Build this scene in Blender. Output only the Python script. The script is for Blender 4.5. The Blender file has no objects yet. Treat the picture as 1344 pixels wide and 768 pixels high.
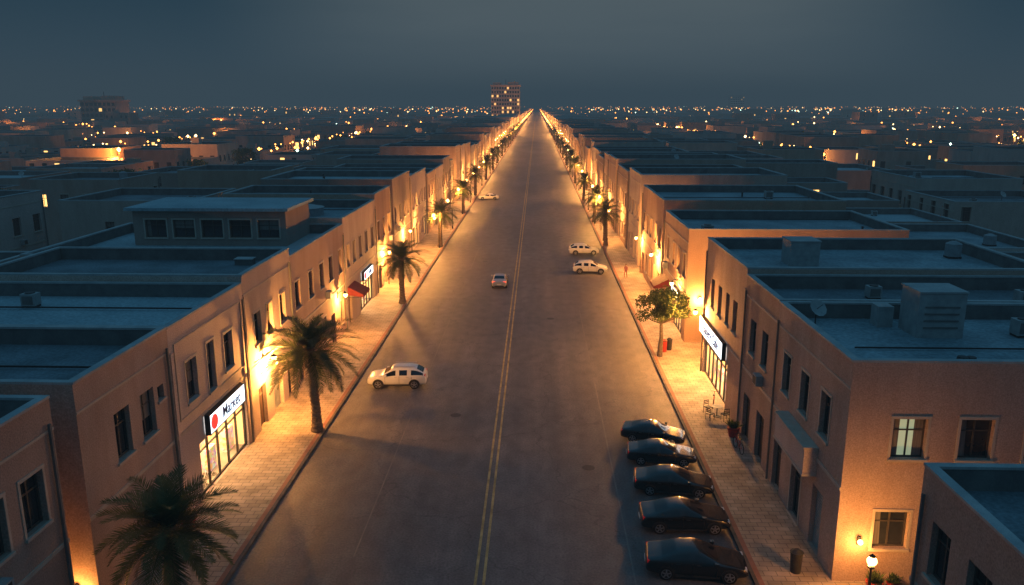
import bpy, math, random
from mathutils import Vector, Matrix
R = random.Random(11)
sc = bpy.context.scene
COL = sc.collection
HAZE=True

# ------------------------------------------------------------ materials
def new_mat(name):
    m = bpy.data.materials.new(name); m.use_nodes = True
    nt = m.node_tree
    b = nt.nodes.get("Principled BSDF")
    return m, nt, b

def noise_mat(name, c1, c2, scale=2.0, rough=0.8, bump=0.0, bscale=30, stretch=(1,1,1), spec=0.3, fine=0.25, coat=0, metal=0, transl=0):
    m, nt, b = new_mat(name)
    N = nt.nodes; L = nt.links
    tc = N.new('ShaderNodeTexCoord'); mp = N.new('ShaderNodeMapping')
    mp.inputs['Scale'].default_value = stretch
    L.new(tc.outputs['Object'], mp.inputs[0])
    n1 = N.new('ShaderNodeTexNoise'); n1.inputs['Scale'].default_value = scale; n1.inputs['Detail'].default_value = 5
    n1.inputs['Roughness'].default_value = 0.6
    L.new(mp.outputs[0], n1.inputs['Vector'])
    cr = N.new('ShaderNodeValToRGB')
    cr.color_ramp.elements[0].position = 0.32; cr.color_ramp.elements[1].position = 0.68
    cr.color_ramp.elements[0].color = (*c1, 1); cr.color_ramp.elements[1].color = (*c2, 1)
    L.new(n1.outputs[0], cr.inputs[0])
    last = cr.outputs[0]
    if fine or bump:
        n2 = N.new('ShaderNodeTexNoise'); n2.inputs['Scale'].default_value = bscale; n2.inputs['Detail'].default_value = 3
        L.new(tc.outputs['Object'], n2.inputs['Vector'])
        mx = N.new('ShaderNodeMixRGB'); mx.blend_type = 'OVERLAY'; mx.inputs[0].default_value = fine
        L.new(cr.outputs[0], mx.inputs[1]); L.new(n2.outputs[0], mx.inputs[2]); last = mx.outputs[0]
    L.new(last, b.inputs['Base Color'])
    b.inputs['Roughness'].default_value = rough
    b.inputs['Specular IOR Level'].default_value = spec
    b.inputs['Metallic'].default_value = metal
    if coat: b.inputs['Coat Weight'].default_value = coat; b.inputs['Coat Roughness'].default_value = 0.05
    if bump:
        bp = N.new('ShaderNodeBump'); bp.inputs['Strength'].default_value = bump; bp.inputs['Distance'].default_value = 0.02
        L.new(n2.outputs[0], bp.inputs['Height']); L.new(bp.outputs[0], b.inputs['Normal'])
    if transl:
        t = N.new('ShaderNodeBsdfTranslucent'); L.new(last, t.inputs[0]); ms = N.new('ShaderNodeMixShader'); ms.inputs[0].default_value = transl
        out = N['Material Output']; L.new(b.outputs[0], ms.inputs[1]); L.new(t.outputs[0], ms.inputs[2]); L.new(ms.outputs[0], out.inputs[0])
    return m

def emis_mat(name, col, strength, sample=False):
    m, nt, b = new_mat(name)
    b.inputs['Base Color'].default_value = (*[min(1, c) * 0.6 for c in col], 1)
    b.inputs['Emission Color'].default_value = (*col, 1)
    b.inputs['Emission Strength'].default_value = strength
    if not sample:
        try: m.cycles.emission_sampling = 'NONE'
        except Exception: pass
    return m

PL = []
for i, (a, c) in enumerate([((.35,.24,.19),(.45,.33,.27)), ((.28,.20,.165),(.37,.27,.22)), ((.40,.31,.26),(.50,.40,.34)),
                            ((.26,.20,.17),(.34,.26,.22)), ((.37,.24,.175),(.45,.31,.23)), ((.43,.34,.30),(.52,.42,.375))]):
    PL.append(noise_mat("plaster_%d" % i, a, c, 0.6, 0.9, 0.4, 16, (1, 1, .3), .2, .6))
M_roof = [noise_mat("roof_membrane", (.12,.185,.21), (.25,.34,.37), .3, .7, .2, 5, fine=.6),
          noise_mat("roof_screed", (.08,.115,.13), (.16,.21,.235), .4, .8, .2, 7, fine=.6),
          noise_mat("roof_paint", (.20,.30,.33), (.33,.44,.47), .25, .65, .2, 6, fine=.55)]
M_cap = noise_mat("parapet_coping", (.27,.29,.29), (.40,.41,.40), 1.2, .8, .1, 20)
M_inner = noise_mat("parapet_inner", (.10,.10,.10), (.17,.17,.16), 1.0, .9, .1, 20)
M_trim = noise_mat("plaster_trim", (.42,.35,.28), (.52,.44,.36), 1.5, .85, .1, 25)
M_frame = noise_mat("window_frame", (.05,.045,.04), (.08,.07,.06), 3, .5)
M_glass = noise_mat("window_glass", (.012,.014,.018), (.03,.034,.04), .6, .12, spec=.6, fine=0)
M_blind = noise_mat("window_curtain", (.12,.11,.10), (.22,.20,.18), 3, .9, stretch=(8,8,.3), fine=0)
M_door = noise_mat("door_wood", (.05,.03,.02), (.09,.05,.03), 3, .6, stretch=(1,1,.2))
M_ac = noise_mat("ac_metal", (.24,.26,.26), (.36,.38,.37), 2, .55, .05)
M_dark = noise_mat("dark_metal", (.02,.02,.02), (.04,.04,.04), 4, .5, fine=0)
M_tank = noise_mat("water_tank_plastic", (.2,.22,.23), (.30,.32,.33), 2, .6)
M_curt = emis_mat("lit_curtain", (.62,.72,.45), .42)
M_litw = emis_mat("lit_window", (1,.55,.16), 2.8)
M_globe = emis_mat("lamp_glass", (1,.55,.17), 14)
M_globe2 = emis_mat("lamp_glass_far", (1,.36,.07), 14)
M_lorange = emis_mat("city_light_orange", (1,.33,.06), 12)
M_lyel = emis_mat("city_light_yellow", (1,.62,.25), 13)
M_lwhite = emis_mat("city_light_white", (.7,1,.8), 11)
M_signw = emis_mat("sign_white", (.80,.93,1), 2.6, True)
M_signr = emis_mat("sign_red", (1,.04,.03), 1.2)
M_signb = noise_mat("sign_blue_letters", (.02,.06,.25), (.03,.09,.32), 3, .5)

def shelf_glow_mat():
    m, nt, b = new_mat("shop_shelves_glow")
    N = nt.nodes; L = nt.links
    tc = N.new('ShaderNodeTexCoord')
    v = N.new('ShaderNodeTexVoronoi'); v.inputs['Scale'].default_value = 5.0
    L.new(tc.outputs['Object'], v.inputs['Vector'])
    mx = N.new('ShaderNodeMixRGB'); mx.blend_type = 'MIX'; mx.inputs[0].default_value = .55
    mx.inputs[2].default_value = (.8,.5,.2,1)
    L.new(v.outputs['Color'], mx.inputs[1])
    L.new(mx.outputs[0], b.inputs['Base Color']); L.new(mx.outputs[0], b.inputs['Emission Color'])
    b.inputs['Emission Strength'].default_value = .6  # shelves glow by themselves so the shop interior looks lit
    try: m.cycles.emission_sampling = 'NONE'
    except Exception: pass
    return m
M_shelf_glow = shelf_glow_mat()
M_shopwall_glow = emis_mat("shop_wall_glow", (1,.62,.24), 1.1)  # interior lighting put into the wall colour as emission

def asphalt():
    m, nt, b = new_mat("asphalt")
    N = nt.nodes; L = nt.links
    tc = N.new('ShaderNodeTexCoord')
    def nz(scale, st, detail=4):
        mp = N.new('ShaderNodeMapping'); mp.inputs['Scale'].default_value = st
        L.new(tc.outputs['Object'], mp.inputs[0])
        n = N.new('ShaderNodeTexNoise'); n.inputs['Scale'].default_value = scale; n.inputs['Detail'].default_value = detail
        L.new(mp.outputs[0], n.inputs['Vector']); return n
    big = nz(.12, (1,.35,1)); streak = nz(.9, (1,.03,1)); fine = nz(9, (1,1,1), 6); mid=nz(1.1,(1,.6,1),5)
    cr = N.new('ShaderNodeValToRGB')
    cr.color_ramp.elements[0].position = .3; cr.color_ramp.elements[1].position = .7
    cr.color_ramp.elements[0].color = (.085,.076,.074,1); cr.color_ramp.elements[1].color = (.138,.124,.119,1)
    L.new(big.outputs[0], cr.inputs[0])
    m1 = N.new('ShaderNodeMixRGB'); m1.blend_type = 'OVERLAY'; m1.inputs[0].default_value = .65
    L.new(cr.outputs[0], m1.inputs[1]); L.new(streak.outputs[0], m1.inputs[2])
    m15 = N.new('ShaderNodeMixRGB'); m15.blend_type = 'OVERLAY'; m15.inputs[0].default_value = .5
    L.new(m1.outputs[0], m15.inputs[1]); L.new(mid.outputs[0], m15.inputs[2])
    m2 = N.new('ShaderNodeMixRGB'); m2.blend_type = 'OVERLAY'; m2.inputs[0].default_value = .8
    L.new(m15.outputs[0], m2.inputs[1]); L.new(fine.outputs[0], m2.inputs[2])
    v = N.new('ShaderNodeTexVoronoi'); v.feature = 'DISTANCE_TO_EDGE'; v.inputs['Scale'].default_value = .16
    wv = N.new('ShaderNodeMixRGB'); wv.inputs[0].default_value = .25
    L.new(tc.outputs['Object'], wv.inputs[1])
    nn = nz(.6, (1,1,1)); sc_ = N.new('ShaderNodeVectorMath'); sc_.operation = 'SCALE'; sc_.inputs['Scale'].default_value = 8
    L.new(nn.outputs['Color'], sc_.inputs[0]); L.new(sc_.outputs[0], wv.inputs[2])
    L.new(wv.outputs[0], v.inputs['Vector'])
    lt = N.new('ShaderNodeMath'); lt.operation = 'LESS_THAN'; lt.inputs[1].default_value = .005
    L.new(v.outputs['Distance'], lt.inputs[0])
    ml = N.new('ShaderNodeMath'); ml.operation = 'MULTIPLY'; ml.inputs[1].default_value = .4
    L.new(lt.outputs[0], ml.inputs[0])
    m3 = N.new('ShaderNodeMixRGB'); m3.inputs[2].default_value = (.03,.03,.03,1)
    L.new(ml.outputs[0], m3.inputs[0]); L.new(m2.outputs[0], m3.inputs[1])
    L.new(m3.outputs[0], b.inputs['Base Color'])
    rr = N.new('ShaderNodeMapRange'); rr.inputs['To Min'].default_value = .45; rr.inputs['To Max'].default_value = .75
    L.new(streak.outputs[0], rr.inputs['Value']); L.new(rr.outputs[0], b.inputs['Roughness'])
    b.inputs['Specular IOR Level'].default_value = .45
    bp = N.new('ShaderNodeBump'); bp.inputs['Strength'].default_value = .4; bp.inputs['Distance'].default_value = .02
    L.new(fine.outputs[0], bp.inputs['Height']); L.new(bp.outputs[0], b.inputs['Normal'])
    return m
M_asph = asphalt()

def pavers():
    m, nt, b = new_mat("sidewalk_pavers")
    N = nt.nodes; L = nt.links
    tc = N.new('ShaderNodeTexCoord')
    br = N.new('ShaderNodeTexBrick'); br.inputs['Scale'].default_value = 1.0
    br.inputs['Brick Width'].default_value = .6; br.inputs['Row Height'].default_value = .4
    br.inputs['Mortar Size'].default_value = .018
    br.inputs['Color1'].default_value = (.35,.27,.21,1); br.inputs['Color2'].default_value = (.27,.21,.16,1)
    br.inputs['Mortar'].default_value = (.12,.10,.08,1)
    L.new(tc.outputs['Object'], br.inputs['Vector'])
    n = N.new('ShaderNodeTexNoise'); n.inputs['Scale'].default_value = .8; n.inputs['Detail'].default_value = 7
    L.new(tc.outputs['Object'], n.inputs['Vector'])
    mx = N.new('ShaderNodeMixRGB'); mx.blend_type = 'OVERLAY'; mx.inputs[0].default_value = .8
    L.new(br.outputs[0], mx.inputs[1]); L.new(n.outputs[0], mx.inputs[2])
    L.new(mx.outputs[0], b.inputs['Base Color']); b.inputs['Roughness'].default_value = .7
    bp = N.new('ShaderNodeBump'); bp.inputs['Strength'].default_value = .4; bp.inputs['Distance'].default_value = .01
    L.new(br.outputs['Fac'], bp.inputs['Height']); bp.invert = True; L.new(bp.outputs[0], b.inputs['Normal'])
    return m
M_pave = pavers()
M_red = noise_mat("red_paving_strip", (.22,.10,.07), (.29,.14,.10), 2, .8, .1)
M_kerb = noise_mat("kerb_stone", (.05,.045,.04), (.12,.10,.09), 1.5, .8, .1)
M_ground = noise_mat("sandy_ground", (.06,.055,.05), (.11,.10,.09), .05, .95, 0, 2)
M_yel = noise_mat("road_paint_yellow", (.28,.19,.07), (.60,.43,.17), 1.2, .7, fine=.6)
M_seam = noise_mat("asphalt_seam", (.14,.125,.118), (.21,.185,.17), 1.0, .7, fine=.6)

# ------------------------------------------------------------ mesh builder
class MB:
    def __init__(s): s.v=[]; s.f=[]; s.m=[]; s.mats=[]
    def mi(s, mat):
        if mat not in s.mats: s.mats.append(mat)
        return s.mats.index(mat)
    def face(s, pts, mat):
        n=len(s.v); s.v.extend([tuple(p) for p in pts]); s.f.append(tuple(range(n,n+len(pts)))); s.m.append(s.mi(mat))
    def box(s, x0,x1,y0,y1,z0,z1, mat, skip=''):
        if x0>x1: x0,x1=x1,x0
        if y0>y1: y0,y1=y1,y0
        n=len(s.v)
        s.v += [(x0,y0,z0),(x1,y0,z0),(x1,y1,z0),(x0,y1,z0),(x0,y0,z1),(x1,y0,z1),(x1,y1,z1),(x0,y1,z1)]
        fs={'b':(0,3,2,1),'t':(4,5,6,7),'n':(0,1,5,4),'e':(1,2,6,5),'f':(2,3,7,6),'w':(3,0,4,7)}
        k=s.mi(mat)
        for c,q in fs.items():
            if c in skip: continue
            s.f.append(tuple(n+i for i in q)); s.m.append(k)
    def cyl(s, c0, c1, r0, r1, mat, n=12, caps=True):
        c0=Vector(c0); c1=Vector(c1); d=(c1-c0).normalized()
        a=d.orthogonal().normalized(); b=d.cross(a)
        base=len(s.v); k=s.mi(mat)
        for c,r in ((c0,r0),(c1,r1)):
            for i in range(n):
                t=2*math.pi*i/n; s.v.append(tuple(c+(a*math.cos(t)+b*math.sin(t))*r))
        for i in range(n):
            j=(i+1)%n; s.f.append((base+i,base+j,base+n+j,base+n+i)); s.m.append(k)
        if caps:
            s.f.append(tuple(base+n+i for i in range(n))); s.m.append(k)
            s.f.append(tuple(base+n-1-i for i in range(n))); s.m.append(k)
    def ball(s, c, r, mat, seg=10, ring=6, sz=1.0):
        base=len(s.v); k=s.mi(mat)
        for i in range(ring+1):
            th=math.pi*i/ring
            for j in range(seg):
                ph=2*math.pi*j/seg
                s.v.append((c[0]+r*math.sin(th)*math.cos(ph), c[1]+r*math.sin(th)*math.sin(ph), c[2]+r*math.cos(th)*sz))
        for i in range(ring):
            for j in range(seg):
                j2=(j+1)%seg
                s.f.append((base+i*seg+j, base+(i+1)*seg+j, base+(i+1)*seg+j2, base+i*seg+j2)); s.m.append(k)
    def octa(s, c, r, mat):
        x,y,z=c; n=len(s.v); k=s.mi(mat)
        s.v += [(x+r,y,z),(x,y+r,z),(x-r,y,z),(x,y-r,z),(x,y,z+r),(x,y,z-r)]
        for q in ((0,1,4),(1,2,4),(2,3,4),(3,0,4),(1,0,5),(2,1,5),(3,2,5),(0,3,5)):
            s.f.append(tuple(n+i for i in q)); s.m.append(k)
    def mesh(s, name, smooth=False):
        me=bpy.data.meshes.new(name); me.from_pydata(s.v,[],s.f)
        for m in s.mats: me.materials.append(m)
        me.polygons.foreach_set('material_index', s.m)
        if smooth: me.polygons.foreach_set('use_smooth',[True]*len(s.f))
        me.update(); return me
    def obj(s, name, loc=(0,0,0), rot=0, smooth=False, parent=None):
        o=bpy.data.objects.new(name, s.mesh(name,smooth)); o.location=loc; o.rotation_euler=(0,0,rot)
        COL.objects.link(o)
        if parent: o.parent=parent
        return o

LC=(1,.40,.085)
def plight(loc, power, col=LC, rad=.15, name="lamp_light", parent=None):
    l=bpy.data.lights.new(name,'POINT'); l.energy=power; l.color=col; l.shadow_soft_size=rad
    o=bpy.data.objects.new(name,l); o.location=loc; COL.objects.link(o)
    if parent: o.parent=parent
    return o

# ------------------------------------------------------------ facades
def facade(mb, O, U, Nn, length, h, ops, wall, depth=.28):
    O=Vector(O); U=Vector(U); Nn=Vector(Nn); Z=Vector((0,0,1))
    P=lambda u,v,d=0: O+U*u+Z*v-Nn*d
    ccw = U.cross(Z).dot(Nn) > 0
    surround = R.random()<.5
    def q(a,b,c,d,mat): mb.face([a,b,c,d] if ccw else [d,c,b,a], mat)
    def ob(u0,u1,v0,v1,d0,d1,mat):
        c=[P(u,v,d) for d in (d0,d1) for v in (v0,v1) for u in (u0,u1)]
        q(c[0],c[1],c[3],c[2],mat); q(c[2],c[3],c[7],c[6],mat); q(c[4],c[5],c[1],c[0],mat)
        q(c[4],c[0],c[2],c[6],mat); q(c[1],c[5],c[7],c[3],mat)
    us=sorted(set([0,length]+[round(x,3) for o in ops for x in o[:2]])); vs=sorted(set([0,h]+[round(x,3) for o in ops for x in o[2:4]]))
    for i in range(len(us)-1):
        run=None
        for j in range(len(vs)-1):
            uc=(us[i]+us[i+1])/2; vc=(vs[j]+vs[j+1])/2
            if any(o[0]<uc<o[1] and o[2]<vc<o[3] for o in ops):
                if run is not None: q(P(us[i],run),P(us[i+1],run),P(us[i+1],vs[j]),P(us[i],vs[j]),wall); run=None
            elif run is None: run=vs[j]
        if run is not None: q(P(us[i],run),P(us[i+1],run),P(us[i+1],h),P(us[i],h),wall)
    for o in ops:
        u0,u1,v0,v1,k=o[:5]
        dd = depth
        for a,b in (((u0,v0),(u0,v1)),((u1,v1),(u1,v0)),((u0,v1),(u1,v1)),((u1,v0),(u0,v0))):
            q(P(*a,0),P(*a,dd),P(*b,dd),P(*b,0),wall)
        if k in('win','lit','curt'):
            g={'win':M_glass,'lit':M_litw,'curt':M_curt}[k]
            q(P(u0,v0,dd),P(u1,v0,dd),P(u1,v1,dd),P(u0,v1,dd),g)
            fw=.07; d1=dd-.06
            ob(u0,u0+fw,v0,v1,d1,dd,M_frame); ob(u1-fw,u1,v0,v1,d1,dd,M_frame)
            ob(u0+fw,u1-fw,v0,v0+fw,d1,dd,M_frame); ob(u0+fw,u1-fw,v1-fw,v1,d1,dd,M_frame)
            um=(u0+u1)/2; ob(um-.035,um+.035,v0+fw,v1-fw,d1+.01,dd,M_frame)
            if v1-v0>1.5: vm=v0+(v1-v0)*.68; ob(u0+fw,um-.035,vm-.03,vm+.03,d1+.012,dd,M_frame); ob(um+.035,u1-fw,vm-.03,vm+.03,d1+.012,dd,M_frame)
            if k=='win':
                rr=R.random()
                if rr<.18: q(P(u0+fw,v0+fw,dd-.02),P(u0+fw+.35,v0+fw,dd-.02),P(u0+fw+.28,v1-fw,dd-.02),P(u0+fw,v1-fw,dd-.02),M_blind)
                elif rr<.34:
                    vb=v1-fw-(v1-v0)*R.uniform(.25,.7); q(P(u0+fw,vb,dd-.02),P(u1-fw,vb,dd-.02),P(u1-fw,v1-fw,dd-.02),P(u0+fw,v1-fw,dd-.02),M_blind)
            if k=='curt':
                for a,b in ((u0+fw,u0+.38),(u1-.45,u1-fw)): q(P(a,v0+fw,dd-.02),P(b,v0+fw,dd-.02),P(b,v1-fw,dd-.02),P(a,v1-fw,dd-.02),M_blind)
            ob(u0-.12,u1+.12,v0-.12,v0-.002,-.1,.0,M_trim)
            if surround:
                ob(u0-.12,u1+.12,v1+.002,v1+.13,-.05,0,M_trim)
                ob(u0-.12,u0-.002,v0,v1,-.03,0,M_trim); ob(u1+.002,u1+.12,v0,v1,-.03,0,M_trim)
        elif k=='door':
            q(P(u0,v0,dd),P(u1,v0,dd),P(u1,v1,dd),P(u0,v1,dd),M_door)
            um=(u0+u1)/2
            ob(um-.04,um+.04,v0,v1,dd-.05,dd,M_frame); ob(u0,u0+.1,v0,v1,dd-.05,dd,M_frame); ob(u1-.1,u1,v0,v1,dd-.05,dd,M_frame)
            ob(u0+.1,u1-.1,v1-.8,v1-.72,dd-.04,dd,M_frame)
        elif k=='shop':
            D=3.2
            q(P(u0,v0,D),P(u1,v0,D),P(u1,v1,D),P(u0,v1,D),M_shopwall_glow)
            for a,b,mm in (((u0,v0),(u0,v1),M_shopwall_glow),((u1,v1),(u1,v0),M_shopwall_glow),((u0,v1),(u1,v1),M_shopwall_glow),((u1,v0),(u0,v0),M_trim)):
                q(P(*a,dd),P(*a,D),P(*b,D),P(*b,dd),mm)
            n=max(2,int((u1-u0)/1.25)); w=(u1-u0)/n
            for i in range(n+1):
                uu=u0+i*w; uu=min(max(uu,u0+.05),u1-.05); ob(uu-.05,uu+.05,v0,v1,dd-.12,dd,M_frame)
            for i in range(n):
                a=max(u0+i*w,u0)+.06; b=u0+(i+1)*w-.06
                ob(a,b,v0,v0+.12,dd-.1,dd,M_frame); ob(a,b,v1-.7,v1-.63,dd-.1,dd,M_frame); ob(a,b,v1-.1,v1,dd-.1,dd,M_frame)
                if i%2==0 or R.random()<.5:
                    hh=R.uniform(.8,1.7); ob(a+.1,b-.1,v0+.01,v0+hh,.9,1.35,M_shelf_glow)
                ob(a+.05,b-.05,v0+.01,v0+2.3,2.6,3.0,M_shelf_glow)
        elif k=='shut':
            q(P(u0,v0,dd),P(u1,v0,dd),P(u1,v1,dd),P(u0,v1,dd),M_ac)
            n=int((v1-v0)/.14)
            for i in range(n): ob(u0,u1,v0+i*.14,v0+i*.14+.09,dd-.03,dd,M_ac)
    return P, ob

def std_ops(length, h, side=False, lit=.04, ground=True, shopp=0.0):
    ops=[]; n=max(1,int(length/3.1)); w=length/n
    for i in range(n):
        c=(i+.5)*w+R.uniform(-.25,.25)
        if side and R.random()<.35: continue
        ww=R.choice([1.1,1.3,1.3,1.5])/2
        k='lit' if R.random()<lit else 'win'
        ops.append((c-ww,c+ww,6.0,8.1 if not side else 7.9,k))
        if ground:
            if side:
                if R.random()<.5: ops.append((c-.6,c+.6,1.6,3.4,'win'))
            else:
                r=R.random()
                if r<shopp and w>2.6: ops.append((c-w*.42,c+w*.42,.15,3.2,'shop'))
                elif r<.45: ops.append((c-.65,c+.65,.1,2.9,'door'))
                elif r<.6: ops.append((c-1.0,c+1.0,.1,3.0,'shut'))
                else: ops.append((c-.65,c+.65,1.2,3.4,'win'))
    return ops

def ac_unit(mb, x,y,z, s=1.0, rot=0):
    mb.box(x-.5*s,x+.5*s,y-.4*s,y+.4*s,z+.12,z+.12+.85*s,M_ac)
    mb.box(x-.45*s,x-.35*s,y-.4*s,y+.4*s,z,z+.12,M_dark); mb.box(x+.35*s,x+.45*s,y-.4*s,y+.4*s,z,z+.12,M_dark)
    mb.cyl((x,y,z+.12+.85*s),(x,y,z+.17+.85*s),.33*s,.33*s,M_dark,12)
    mb.box(x-.38*s,x+.38*s,y-.415*s,y-.4*s,z+.25*s,z+.85*s,M_inner)

def tank(mb,x,y,z,r=.7,h=1.3):
    mb.cyl((x,y,z+.15),(x,y,z+h),r,r,M_tank,16); mb.cyl((x,y,z+h),(x,y,z+h+.18),r,r*.35,M_tank,16)
    mb.box(x-r*.8,x+r*.8,y-r*.8,y+r*.8,z,z+.15,M_dark)

def dish(mb,x,y,z):
    mb.cyl((x,y,z),(x,y,z+.7),.035,.035,M_dark,6)
    c=Vector((x,y-.1,z+.85)); d=Vector((.3,-.7,.6)).normalized(); a=d.orthogonal().normalized(); b=d.cross(a)
    for i in range(12):
        t0=2*math.pi*i/12; t1=2*math.pi*(i+1)/12
        p0=c+d*.13+(a*math.cos(t0)+b*math.sin(t0))*.5; p1=c+d*.13+(a*math.cos(t1)+b*math.sin(t1))*.5
        mb.face([c,p0,p1],M_ac)
    mb.cyl(c,c+d*.5,.015,.015,M_dark,5)

def roof_clutter(mb,x0,x1,y0,y1,z,n):
    for _ in range(n):
        x=R.uniform(x0+1.3,x1-1.3); y=R.uniform(y0+1.3,y1-1.3); r=R.random()
        if r<.32: ac_unit(mb,x,y,z,R.uniform(.7,1.0))
        elif r<.40: tank(mb,x,y,z,R.uniform(.5,.7),R.uniform(.9,1.2))
        elif r<.50: dish(mb,x,y,z)
        elif r<.75: mb.box(x-.6,x+.6,y-.4,y+.4,z,z+.4,M_inner); mb.box(x-.65,x+.65,y-.45,y+.45,z+.4,z+.46,M_cap)
        else:
            mb.cyl((x,y,z),(x,y,z+.5),.1,.1,M_dark,8); mb.cyl((x,y,z+.5),(x,y,z+.6),.2,.05,M_dark,8)
    if n>1:
        y=R.uniform(y0+1,y1-1); mb.box(x0+.8,x1-.8,y,y+.08,z+.1,z+.18,M_dark)

def shell(mb,x0,x1,y0,y1,h,wall,roofm,par=.9,t=.28):
    zr=h-par; c=.1
    mb.face([(x0+t,y0+t,zr),(x1-t,y0+t,zr),(x1-t,y1-t,zr),(x0+t,y1-t,zr)],roofm)
    hi=h-c
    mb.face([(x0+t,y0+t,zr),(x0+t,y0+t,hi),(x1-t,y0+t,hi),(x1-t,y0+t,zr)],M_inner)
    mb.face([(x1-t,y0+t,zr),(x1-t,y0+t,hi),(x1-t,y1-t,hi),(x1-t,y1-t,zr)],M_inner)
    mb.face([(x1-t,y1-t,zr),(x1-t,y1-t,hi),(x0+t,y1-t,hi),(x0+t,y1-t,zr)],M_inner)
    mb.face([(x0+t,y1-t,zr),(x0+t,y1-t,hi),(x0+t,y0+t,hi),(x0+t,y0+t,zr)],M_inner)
    o=.05
    mb.box(x0-o,x0+t+.03,y0,y1,hi,h,M_cap); mb.box(x1-t-.03,x1+o,y0,y1,hi,h,M_cap)
    mb.box(x0+t+.03,x1-t-.03,y0,y0+t+.03,hi,h,M_cap); mb.box(x0+t+.03,x1-t-.03,y1-t-.03,y1,hi,h,M_cap)

def building(name,x0,x1,y0,y1,h,side,ops=None,near=None,wall=None,roofm=None,clutter=3,extra=None,detail=True,lit=.04,nlit=None):
    y0+=.012; y1-=.012
    wall=wall or R.choice(PL); roofm=roofm or R.choice(M_roof)
    mb=MB(); H=h-.1
    L=y1-y0; W=x1-x0
    if ops is None: ops=std_ops(L,h,lit=lit)
    if near is None: near=std_ops(W,h,side=True,lit=lit if nlit is None else nlit)
    near=[o for o in near if o[3]<H-.3]; ops=[o for o in ops if o[3]<H-.3 and o[0]>0.05 and o[1]<L-.05]
    xs = x1 if side>0 else x0
    P,ob=facade(mb,(xs,y0,0),(0,1,0),(side,0,0),L,H,ops,wall)
    if detail:
        ob(0,L,4.55,4.72,-.05,0,M_trim)
        if R.random()<.6: ob(0,L,H-1.25,H-1.15,-.04,0,M_trim)
        if R.random()<.5: ob(.02,.3,0,H-1.3,-.07,0,wall)
        u=L-.35; ob(u-.05,u+.05,0,H-.9,-.16,-.06,M_inner)
        if R.random()<.5:
            u=R.uniform(1,L-1)
            if not any(o[0]-.6<u<o[1]+.6 and o[2]<5.8 and o[3]>4.7 for o in ops): ob(u-.4,u+.4,4.85,5.45,-.42,-.02,M_ac); ob(u-.27,u+.27,4.92,5.38,-.44,-.42,M_dark)
    P2,ob2=facade(mb,(x0,y0,0),(1,0,0),(0,-1,0),W,H,near,wall)
    xo = x0 if side>0 else x1
    back=[o for o in std_ops(L,h,side=True,lit=lit) if o[3]<H-.3 and o[0]>.05 and o[1]<L-.05] if detail else []
    facade(mb,(xo,y0,0),(0,1,0),(-side,0,0),L,H,back,wall)
    mb.face([(x1,y1,0),(x0,y1,0),(x0,y1,H),(x1,y1,H)],wall)
    shell(mb,x0,x1,y0,y1,h,wall,roofm)
    roof_clutter(mb,x0,x1,y0,y1,h-.9,clutter)
    if extra: extra(mb,P,ob)
    return mb.obj(name)

# ------------------------------------------------------------ ground, road
def sheet(name,x0,x1,y0,y1,z,mat):
    mb=MB(); mb.face([(x0,y0,z),(x1,y0,z),(x1,y1,z),(x0,y1,z)],mat); return mb.obj(name)
KL,KR=-13.8,9.9; BL,BR=-18.0,13.4
sheet("ground",-7000,7000,-300,9000,0,M_ground)
sheet("road",KL,KR,-60,3500,.006,M_asph)
mb=MB(); 
for x in (-2.64,-2.26): mb.face([(x-.065,-60,.011),(x+.065,-60,.011),(x+.065,3000,.011),(x-.065,3000,.011)],M_yel)
mb.obj("road_centre_line")
mb=MB()
for x in (-8.6,4.6): 
    y=-40
    while y<500:
        l=R.uniform(14,40); mb.face([(x-.035,y,.010),(x+.035,y,.010),(x+.035+R.uniform(-.05,.05),y+l,.010),(x-.035,y+l,.010)],M_seam); y+=l+R.uniform(2,14)
mb.obj("road_joint_lines")
mb=MB()
for (x,y) in ((-5.5,52),(3.2,44),(1.5,78),(-7.0,108),(4.0,130)):
    n=18; mb.face([(x+.38*math.cos(2*math.pi*i/n),y+.38*math.sin(2*math.pi*i/n),.0105) for i in range(n)],M_dark)
mb.obj("manhole_covers")
for sgn,k,b in ((-1,KL,BL),(1,KR,BR)):
    mb=MB()
    mb.box(min(k,k+sgn*.18),max(k,k+sgn*.18),-60,3000,0,.15,M_kerb,'b')
    mb.box(min(k+sgn*.18,k+sgn*.42),max(k+sgn*.18,k+sgn*.42),-60,3000,0,.146,M_red,'b')
    mb.box(min(k+sgn*.42,b+sgn*1.5),max(k+sgn*.42,b+sgn*1.5),-60,3000,0,.142,M_pave,'b')
    mb.obj("sidewalk")

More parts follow.
